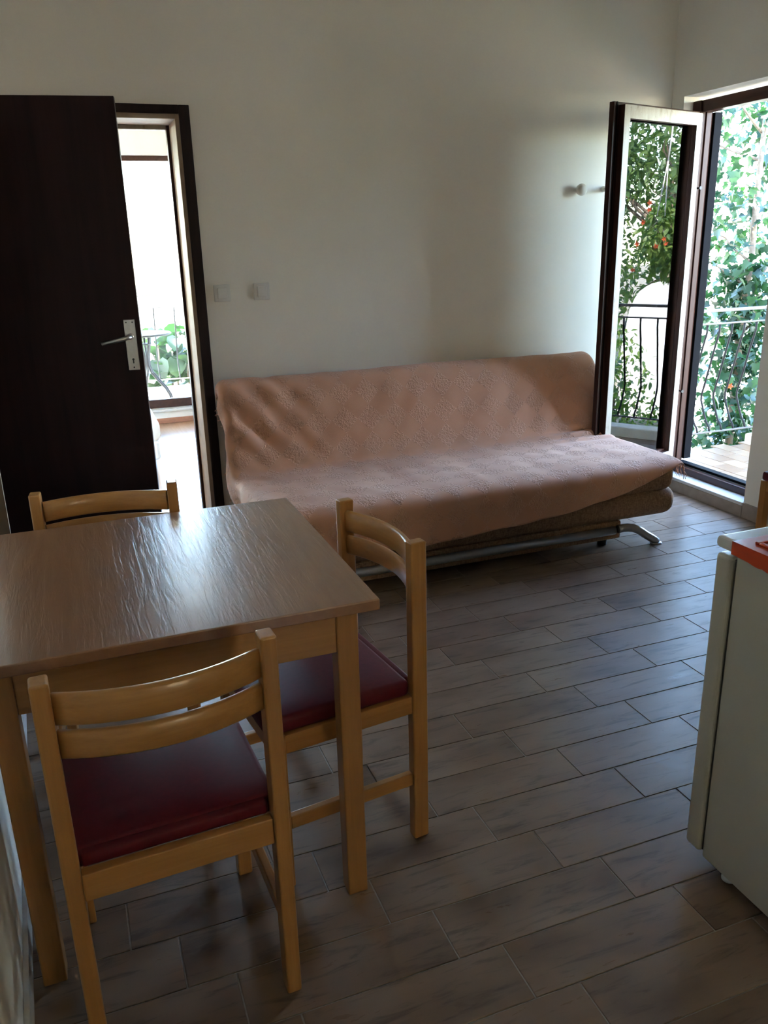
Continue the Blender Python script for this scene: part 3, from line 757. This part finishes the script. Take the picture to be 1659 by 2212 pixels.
cx0, cx1, cy0, cy1 = FXa-0.0085, FXb+0.0085, 0.79, 1.297
fin('sheet', bx(cx0, cx1, cy0, cy1, 0.8625, 0.8655, bev=0.001), 'red', cv)
bm = bmesh.new()      # lip hanging over the near side with a ragged lower hem
n = 40; top = []; bot = []
random.seed(3)
for i in range(n+1):
    y = cy1 + (cy0-cy1)*i/n; zz = 0.836 - 0.006*min(1, i/8) + random.uniform(-0.0015, 0.0015)
    top.append(y); bot.append(zz)
for xs in ((cx0, cx0+0.003), (cx1-0.003, cx1)):
    bm = bmesh.new()
    rows = [[bm.verts.new((xs[0], top[i], 0.8652)), bm.verts.new((xs[1], top[i], 0.8652)), bm.verts.new((xs[1], top[i], bot[i])), bm.verts.new((xs[0], top[i], bot[i]))] for i in range(n+1)]
    for a, b in zip(rows, rows[1:]):
        for k in range(4): bm.faces.new((a[k], a[(k+1) % 4], b[(k+1) % 4], b[k]))
    bm.faces.new(rows[0]); bm.faces.new(rows[-1]); fin('hanging_lip', bm, 'red', cv)
for a in ((cx0+0.030, cx1-0.030, cy1-0.044, cy1-0.032), (cx0+0.030, cx1-0.030, cy0+0.032, cy0+0.044), (cx0+0.030, cx0+0.042, cy0+0.044, cy1-0.044), (cx1-0.042, cx1-0.030, cy0+0.044, cy1-0.044)):
    fin('raised_rim', bx(*a, 0.8650, 0.871, bev=0.0025), 'red', cv)

# ------------------------------------------------------------------ balcony
BZ = -0.08; BX1, BY1 = 4.86, 4.80
bm = bx(XO, BX1+0.12, 0.2, BY1+0.10, -0.35, BZ-0.006); bal = struct(fin('floor_balcony', bm, 'mortar'), 'tiled balcony floor outside the balcony door', 'floor')
bt = None; ts_ = 0.205
i = 0; x = XO
while x < BX1-0.02:
    y = BY1+0.08; 
    x1 = min(x+0.135, BX1)
    while y > 1.9:
        yo = y
        l, w_ = ts_, x1-x
        if bt is None:
            bt = fin('terrace_tile', bx(-0.0645, 0.0645, -ts_/2+0.003, ts_/2-0.003, -0.012, 0.0, bev=0.0015, seg=1), 'terrace', bal, world=False); o = bt
        else:
            o = bt.copy(); COL.objects.link(o)
        o.location = (x+0.0675, y - ts_/2 + (0.07 if i % 2 else 0.0), BZ+random.uniform(-0.001, 0.001)); y -= ts_
    x += 0.135; i += 1
struct(fin('kerb_balcony', bx(BX1-0.03, BX1+0.12, 0.2, BY1+0.10, BZ-0.2, 0.0, bev=0.01), 'ext'), 'white cracked kerb along the balcony edge under the railing', 'kerb')
def railing(name, lab, origin, along, outw, length, spacing, zb=0.075, z2=0.872, zt=0.965):
    r = empty(name, origin); tag(r, lab, 'railing'); O = Vector(origin); A = Vector(along); U = Vector(outw)
    def pt(a, o, z): q = O + A*a + U*o; return (q.x, q.y, z)
    def flat(z, hw, hh):
        bm = bmesh.new(); a0 = O + U*(-hw); a1 = O + A*length + U*hw
        box(bm, min(a0.x, a1.x), max(a0.x, a1.x), min(a0.y, a1.y), max(a0.y, a1.y), z-hh, z+hh, bev=0.003); return bm
    fin('handrail', flat(zt, 0.022, 0.010), 'rail_paint', r)
    fin('rail', flat(z2, 0.010, 0.006), 'rail_paint', r); fin('rail', flat(zb, 0.010, 0.006), 'rail_paint', r)
    first = None; n = int(length/spacing)
    for k in range(n):
        a = spacing*(k+0.5)
        if first is None:
            bm = tb([(0, 0, z2), (0, 0, z2-0.06)] + [(U.x*o, U.y*o, z) for o, z in ((0.035, 0.68), (0.085, 0.47), (0.120, 0.335), (0.118, 0.295), (0.075, 0.20), (0.045, 0.145), (0.012, 0.11))] + [(0, 0, zb)], 0.0078, 6)
            first = fin('baluster', bm, 'iron', r, world=False); o = first
        else:
            o = first.copy(); COL.objects.link(o)
        o.location = A*a
    for a in (0.0, length):
        q = O + A*a; fin('post', bx(q.x-0.014, q.x+0.014, q.y-0.014, q.y+0.014, BZ, zt-0.010), 'iron', r)
    # slanting braces between the two top rails
    for a in (0.36, 1.5, 2.6):
        if a+0.16 < length: fin('brace', tb([pt(a, 0, z2), pt(a+0.16, 0, zt-0.008)], 0.005, 6), 'rail_paint', r)
    return r
railing('iron_railing', 'short grey iron railing with bulging balusters across the balcony end', (XO+0.06, BY1, 0), (1, 0, 0), (0, 1, 0), BX1-XO-0.06, 0.112)
railing('iron_railing', 'long iron railing along the balcony front, mirrored in the door glass', (BX1+0.03, 1.2, 0), (0, 1, 0), (1, 0, 0), BY1-1.24, 0.135)
# pergola beam the cord hangs from
pg = empty('pergola_beam', (4.86, 3.0, 2.48)); tag(pg, 'pale beam above the balcony front held by wall brackets', 'beam')
fin('long_beam', bx(4.80, 4.92, 0.6, 4.7, 2.46, 2.56, bev=0.005), 'ext', pg)
for y in (0.9, 2.6, 4.4): fin('bracket', bx(XO+0.001, 4.80, y-0.035, y+0.035, 2.47, 2.55), 'ext', pg)
bm = tb([(4.86, 3.44, 2.462), (4.862, 3.435, 2.2), (4.866, 3.42, 2.0)], 0.006, 8)
for s in (-1, 1): tube(bm, [(4.866, 3.42, 2.005), (4.868, 3.41+s*0.012, 1.85), (4.872, 3.395+s*0.03, 1.62)], 0.0045, 6)
tag(fin('hanging_cord', bm, 'cord', at=(4.86, 3.44, 2.46)), 'white split cord hanging from the beam, mirrored in the door glass', 'cord')

# ------------------------------------------------------------------ outdoors: ground, terrace, plants, van
M['ochre'] = plain('ochre_render', (0.66, 0.50, 0.30), 0.9, var=0.06, vs_=8)
struct(fin('wall_bounce', bx(-9, 14, -13.2, -12.6, -1.76, 7.5), 'ochre'), 'ochre wall added behind the viewer to bounce warm sunlight', 'wall')  # unseen, added to bounce warm sunlight into the rear window and block blue sky
struct(fin('ground', bx(-60, 90, -60, 90, -1.95, -1.75), 'ground'), 'dry garden ground outside', 'ground')
bm = bmesh.new(); box(bm, -2.6, 3.62, YF-0.2, N1+0.25, -1.76, -0.162)
struct(fin('foundation', bm, 'ext'), 'rendered base of the house', 'foundation')
struct(fin('added_eave', bx(-2.6, 3.8, N1+0.251, 8.75, 2.45, 2.6), 'ext'), 'rendered eave added over the far window to block the sun', 'eave')  # unseen slab, added to keep most of the sun out of the far room
struct(fin('floor_terrace', bx(-2.5, 3.6, N1+0.251, 9.15, -0.2, 0.06), 'sill'), 'pale terrace outside the far window', 'floor')
railing('iron_railing', 'thin railing beyond the far window at the terrace edge', (-2.2, 9.02, 0), (1, 0, 0), (0, 1, 0), 5.6, 0.21, zb=0.15, z2=0.90, zt=1.02)

IVY = [(0, 0), (0.30, -0.06), (0.46, 0.16), (0.30, 0.30), (0.34, 0.56), (0.14, 0.56), (0, 1.0), (-0.14, 0.56), (-0.34, 0.56), (-0.30, 0.30), (-0.46, 0.16), (-0.30, -0.06)]
OVAL = [(0, 0), (0.16, 0.18), (0.24, 0.45), (0.15, 0.78), (0, 1.0), (-0.15, 0.78), (-0.24, 0.45), (-0.16, 0.18)]
HEART = [(0, 0.08), (0.26, -0.06), (0.50, 0.14), (0.48, 0.45), (0.28, 0.76), (0, 1.0), (-0.28, 0.76), (-0.48, 0.45), (-0.50, 0.14), (-0.26, -0.06)]
def leaf_geo(shape):
    V = [(x, y, 0.28*abs(x) - 0.18*y*y) for x, y in shape]; c = (0, 0.42, -0.02)
    V.append(c); n = len(shape); F = [(i, (i+1) % n, n) for i in range(n)]
    return V, F
def leaf_mesh(name, shape, mat):
    V, F = leaf_geo(shape); me = bpy.data.meshes.new(name); me.from_pydata(V, [], F); me.materials.append(M[mat])
    for p in me.polygons: p.use_smooth = True
    return me
def leaf_matrix(p, size, rng, droop=0.6, face=None):
    az = rng.uniform(0, 2*PI)
    pitch = rng.gauss(-droop, 0.55); roll = rng.gauss(0, 0.5)
    R = Matrix.Rotation(az, 4, 'Z') @ Matrix.Rotation(pitch, 4, 'X') @ Matrix.Rotation(roll, 4, 'Y')
    return Matrix.Translation(p) @ R @ Matrix.Scale(size, 4)
def foliage(name, parent, pts, shape, mat, s0, s1, rng, droop=0.6):
    V0, F0 = leaf_geo(shape); V = []; F = []
    for p in pts:
        m = leaf_matrix(p - Vector(parent.location), rng.uniform(s0, s1), rng, droop); b = len(V)
        V += [tuple(m @ Vector(v)) for v in V0]; F += [tuple(i+b for i in f) for f in F0]
    me = bpy.data.meshes.new(name); me.from_pydata(V, [], F); me.materials.append(M[mat])
    me.polygons.foreach_set('use_smooth', [True]*len(me.polygons)); me.update()
    o = new_obj(name, me, parent); o['kind'] = 'stuff'; return o
def leaves(parent, pts, me, s0, s1, rng, droop=0.6, name='leaf'):
    for p in pts:
        o = bpy.data.objects.new(name, me); COL.objects.link(o); o.parent = parent
        o.matrix_local = leaf_matrix(p - Vector(parent.location), rng.uniform(s0, s1), rng, droop)
def ell(rng, c, r, n, shell=0.35):
    out = []
    while len(out) < n:
        v = Vector((rng.uniform(-1, 1), rng.uniform(-1, 1), rng.uniform(-1, 1)))
        if shell < v.length < 1: out.append(Vector((c[0]+v.x*r[0], c[1]+v.y*r[1], c[2]+v.z*r[2])))
    return out
def branch(rng, p0, p1, r0, r1, wob=0.06, n=6):
    pts = []; p0 = Vector(p0); p1 = Vector(p1)
    for i in range(n+1):
        t = i/n; pts.append(p0.lerp(p1, t) + Vector((rng.uniform(-1, 1), rng.uniform(-1, 1), 0))*wob*(t if t < 1 else 1)*(0 if i == 0 else 1))
    return tb(pts, r0, 7, radii=[r0+(r1-r0)*i/n for i in range(n+1)])

# climbing tree with ivy beyond the balcony end
rng = random.Random(11)
vine = empty('ivy_covered_tree', (5.25, 5.5, -1.75)); tag(vine, 'slender ivy-covered tree standing beyond the balcony end railing', 'tree')
fin('trunk', branch(rng, (5.25, 5.5, -1.76), (5.22, 5.45, 3.4), 0.045, 0.012, 0.03, 12), 'bark', vine)
for k in range(15):
    z = 0.5 + 0.19*k; a = rng.uniform(0, 2*PI); l = rng.uniform(0.5, 1.0)
    fin('branch', branch(rng, (5.24, 5.48, z), (5.24+l*math.cos(a), 5.48+0.6*l*math.sin(a), z+rng.uniform(0.25, 0.6)), 0.012, 0.004, 0.03), 'bark', vine)
pts = []
for k in range(1300):           # ivy round the trunk
    z = rng.uniform(-1.6, 1.25); r = rng.uniform(0.05, 0.24)*(1.15 - 0.25*z); a = rng.uniform(0, 2*PI)
    pts.append(Vector((5.24 + r*math.cos(a), 5.48 + r*math.sin(a), z)))
for k in range(3300):          # loose crown
    z = rng.uniform(0.6, 3.7); x = rng.gauss(5.35, 0.75); y = rng.gauss(5.65, 0.35)
    if y < 5.05 or x < 4.0: continue
    pts.append(Vector((x, y, z)))
for k in range(1900):           # tangle at the railing foot
    z = rng.uniform(-1.2, 0.62); x = rng.uniform(4.0, 6.4); y = rng.uniform(5.02, 5.9)
    if z > 0.1 and rng.random() < 0.35: continue
    pts.append(Vector((x, y, z)))
rng.shuffle(pts)
def inview(p): return 4.2 < p.x*5.3/p.y < 5.35 and -0.4 < p.z < 2.4
near = sorted([p for p in pts if inview(p)], key=lambda p: p.y)[:300]; ids = set(id(p) for p in near)
leaves(vine, near, leaf_mesh('ivy_leaf', IVY, 'ivy'), 0.065, 0.115, rng)
foliage('foliage', vine, [p for p in pts if id(p) not in ids], IVY, 'ivy', 0.065, 0.115, rng)
fm = bpy.data.meshes.new('flower')
V = []; F = []
for k in range(5):
    a = 2*PI*k/5; b = len(V)
    V += [(0, 0, 0), (0.5*math.cos(a-0.5), 0.5*math.sin(a-0.5), 0.35), (0.95*math.cos(a), 0.95*math.sin(a), 0.28), (0.5*math.cos(a+0.5), 0.5*math.sin(a+0.5), 0.35)]; F.append((b, b+1, b+2, b+3))
V += [(0.12*math.cos(2*PI*k/6), 0.12*math.sin(2*PI*k/6), -0.5) for k in range(6)] + [(0.3*math.cos(2*PI*k/6), 0.3*math.sin(2*PI*k/6), 0.15) for k in range(6)]
F += [(20+k, 20+(k+1) % 6, 26+(k+1) % 6, 26+k) for k in range(6)]
fm.from_pydata(V, [], F); fm.materials.append(M['petal'])
def flowers(parent, pts, s0, s1, rng):
    for p in pts:
        o = bpy.data.objects.new('flower', fm); COL.objects.link(o); o.parent = parent
        d = Vector((-0.9, rng.uniform(-0.5, 0.5), rng.uniform(-0.2, 0.6))).normalized()
        o.matrix_local = Matrix.Translation(p - Vector(parent.location)) @ d.to_track_quat('Z', 'Y').to_matrix().to_4x4() @ Matrix.Scale(rng.uniform(s0, s1), 4)
flowers(vine, [Vector((4.74, 5.0, 0.36))], 0.03, 0.032, rng)

# flowering climber mirrored in the glass
tv = empty('flowering_climber', (5.75, 3.75, -1.75)); tag(tv, 'climber with orange-red flowers, mirrored in the balcony door glass', 'climber')
for k in range(5): fin('stem', branch(rng, (5.75+0.05*k-0.1, 3.75, -1.76), (5.6+rng.uniform(-.2, .3), 3.5+rng.uniform(-.2, .4), 1.5), 0.018, 0.006, 0.06, 10), 'bark', tv)
pts = ell(rng, (5.70, 3.42, 1.47), (0.36, 0.46, 0.40), 2300, 0.2)
foliage('foliage', tv, pts, OVAL, 'shrub', 0.05, 0.09, rng)
fp = []
for k in range(16):
    a = rng.uniform(-1.0, 1.0); fp.append(Vector((5.70-0.40*math.cos(a)*0.95, 3.38+0.42*math.sin(a)-0.06, 1.47+rng.uniform(-0.28, 0.34))))
flowers(tv, fp, 0.024, 0.034, rng)

def shrub(lab, c, r, n, mat='shrub', shape=OVAL, s0=0.05, s1=0.10, name='garden_shrub', group='shrubs beyond the balcony front'):
    e = empty(name, (c[0], c[1], -1.75)); tag(e, lab, 'shrub', group)
    for k in range(4): fin('stem', branch(rng, (c[0], c[1], -1.76), (c[0]+rng.uniform(-.5, .5)*r[0], c[1]+rng.uniform(-.5, .5)*r[1], c[2]+0.3*r[2]), 0.02, 0.006, 0.05), 'bark', e)
    foliage('foliage', e, ell(rng, c, r, n, 0.45), shape, mat, s0, s1, rng, 0.3); return e
shrub('sunlit shrub right below the balcony railing, under the flowering climber', (5.75, 3.55, -0.55), (0.5, 0.55, 0.85), 1500)
shrub('leafy shrub below the railing in the middle of the mirrored garden', (5.9, 2.45, -0.45), (0.5, 0.55, 1.0), 1500)
shrub('shrub farther along the balcony, away from the balcony door', (5.9, 1.25, -0.5), (0.55, 0.6, 0.95), 1300)
shrub('taller bush behind the railing shrubs, left of the van in the mirror image', (7.6, 2.0, -0.45), (0.7, 0.62, 1.05), 1600)
def tree(lab, base, crown, n, h, s0=0.12, s1=0.22):
    e = empty('garden_tree', (base[0], base[1], -1.75)); tag(e, lab, 'tree', 'trees behind the garden')
    fin('trunk', branch(rng, (base[0], base[1], -1.76), (base[0]+0.2, base[1], h), 0.14, 0.05, 0.08, 8), 'bark', e)
    for k in range(7):
        c, r = crown[k % len(crown)]
        fin('branch', branch(rng, (base[0]+0.1, base[1], h*0.5), (c[0]+rng.uniform(-.5, .5)*r[0], c[1]+rng.uniform(-.5, .5)*r[1], c[2]), 0.05, 0.012, 0.12), 'bark', e)
    for c, r in crown: foliage('foliage', e, ell(rng, c, r, n, 0.3), OVAL, 'tree', s0, s1, rng, 0.4)
tree('broad dark tree behind the white van', (18.5, 0.6, 0), [((18.4, 0.9, 3.6), (1.9, 2.8, 2.2)), ((18.8, -1.8, 2.4), (1.8, 2.2, 2.6)), ((18.2, -0.2, 0.2), (1.4, 2.8, 1.6))], 1900, 2.6)
tree('lighter tree standing nearer, behind the roof of the white van', (14.8, 0.4, 0), [((14.6, 0.7, 3.2), (1.0, 1.5, 1.1)), ((14.7, -1.1, 2.5), (1.0, 1.2, 1.0))], 1500, 2.8, 0.11, 0.2)
tree('dark tree far along the garden away from the house', (13.0, -5.2, 0), [((13.0, -5.0, 1.5), (1.8, 2.0, 2.6))], 1800, 2.0)

# white van parked in the garden lane
van = empty('parked_van', (12.4, 3.6, -1.75)); tag(van, 'white van parked beyond the garden, mirrored in the door glass', 'van')
yl, yr = 0.72, 5.6; zb, zt = -1.40, 0.78
ol = []
def arc(cy, cz, r, a0, a1, n=8): return [(cy + r*math.cos(a0+(a1-a0)*i/n), cz + r*math.sin(a0+(a1-a0)*i/n)) for i in range(n+1)]
ol = arc(yl+0.12, zb+0.12, 0.12, PI*1.5, PI) + [(yl+0.02, -0.45)] + arc(yl+0.62, zt-0.48, 0.48, PI*0.97, PI*0.5) + arc(yr-1.3, zt-0.3, 0.3, PI*0.5, PI*0.2) + [(yr-0.55, -0.35), (yr-0.08, -0.6)] + arc(yr-0.15, zb+0.15, 0.15, 0, -PI/2)
bm = bmesh.new(); a = [bm.verts.new((11.6, y, z)) for y, z in ol]; b = [bm.verts.new((13.3, y, z)) for y, z in ol]; n = len(a)
for k in range(n): bm.faces.new((a[k], a[(k+1) % n], b[(k+1) % n], b[k]))
bm.faces.new(a); bm.faces.new(b)
bmesh.ops.bevel(bm, geom=[e for e in bm.edges if abs(e.verts[0].co.x-e.verts[1].co.x) < 0.01], offset=0.06, segments=2, affect='EDGES')
fin('van_body', bm, 'van', van)
fin('side_window', bx(11.585, 11.605, yr-1.75, yr-1.0, -0.30, 0.25, bev=0.004), 'darkglass', van)
fin('sliding_door', bx(11.592, 11.602, 3.1, 4.1, -1.2, 0.45, bev=0.004), 'van', van)
fin('bumper', bx(11.7, 13.2, yl-0.08, yl+0.06, -1.38, -1.12, bev=0.02), 'black_plastic', van)
fin('rear_window', bx(11.85, 13.05, yl-0.012, yl+0.03, -0.35, 0.15, bev=0.01), 'darkglass', van)
for y in (2.0, 5.0):
    for x in (11.60, 13.15):
        b_ = bmesh.new(); lathe(b_, [(0.20, 0), (0.33, 0.01), (0.35, 0.05), (0.35, 0.13), (0.33, 0.17), (0.20, 0.18)], (x, y, -1.40), 24, 'X'); fin('wheel', b_, 'tyre', van)

# terrace beyond the far window: iron table and broad-leaved plants
gt = empty('garden_table', (0.72, 8.35, 0.06)); tag(gt, 'dark iron garden table standing outside the far window', 'table')
b_ = bmesh.new(); lathe(b_, [(0.26, 0.690), (0.27, 0.700), (0.26, 0.710)], (0.66, 8.35, 0), 32); fin('table_top', b_, 'iron', gt)
b_ = bmesh.new(); lathe(b_, [(0.07, 0.60), (0.075, 0.606), (0.07, 0.612)], (0.66, 8.35, 0), 20); fin('collar', b_, 'iron', gt)
for k in range(3):
    a = -0.35 + k*2*PI/3
    for s in (-0.022, 0.022):
        pts = []
        for (r, z) in ((0.06, 0.698), (0.05, 0.60), (0.03, 0.48), (0.028, 0.40), (0.05, 0.33), (0.11, 0.25), (0.17, 0.18), (0.205, 0.11), (0.215, 0.061)):
            pts.append((0.66 + r*math.cos(a) - s*math.sin(a), 8.35 + r*math.sin(a) + s*math.cos(a), z))
        fin('leg', tb(pts, 0.011, 8), 'iron', gt)
rng = random.Random(5)
def bigplant(x, y, lab, n, h):
    e = empty('broad_leaved_plant', (x, y, -1.75)); tag(e, lab, 'plant', 'broad-leaved plants at the terrace edge')
    for k in range(5): fin('stem', branch(rng, (x, y, -1.76), (x+rng.uniform(-.3, .3), y+rng.uniform(-.2, .2), h-0.15), 0.02, 0.01, 0.04), 'bark', e)
    pts = [Vector((x+rng.uniform(-0.34, 0.34), y+rng.uniform(-0.28, 0.35), -0.35 + (h+0.35)*rng.random()**0.7)) for _ in range(n)]
    leaves(e, pts, BIG, 0.14, 0.24, rng, 0.35)
BIG = leaf_mesh('broad_leaf', HEART, 'bigleaf')
bigplant(1.15, 9.55, 'broad-leaved plant behind the terrace railing, right of the iron table', 110, 0.62)
bigplant(0.35, 9.6, 'broad-leaved plant behind the terrace railing, hidden by the dark door', 80, 0.45)
bigplant(1.95, 9.6, 'broad-leaved plant behind the terrace railing, farthest to the right', 80, 0.6)
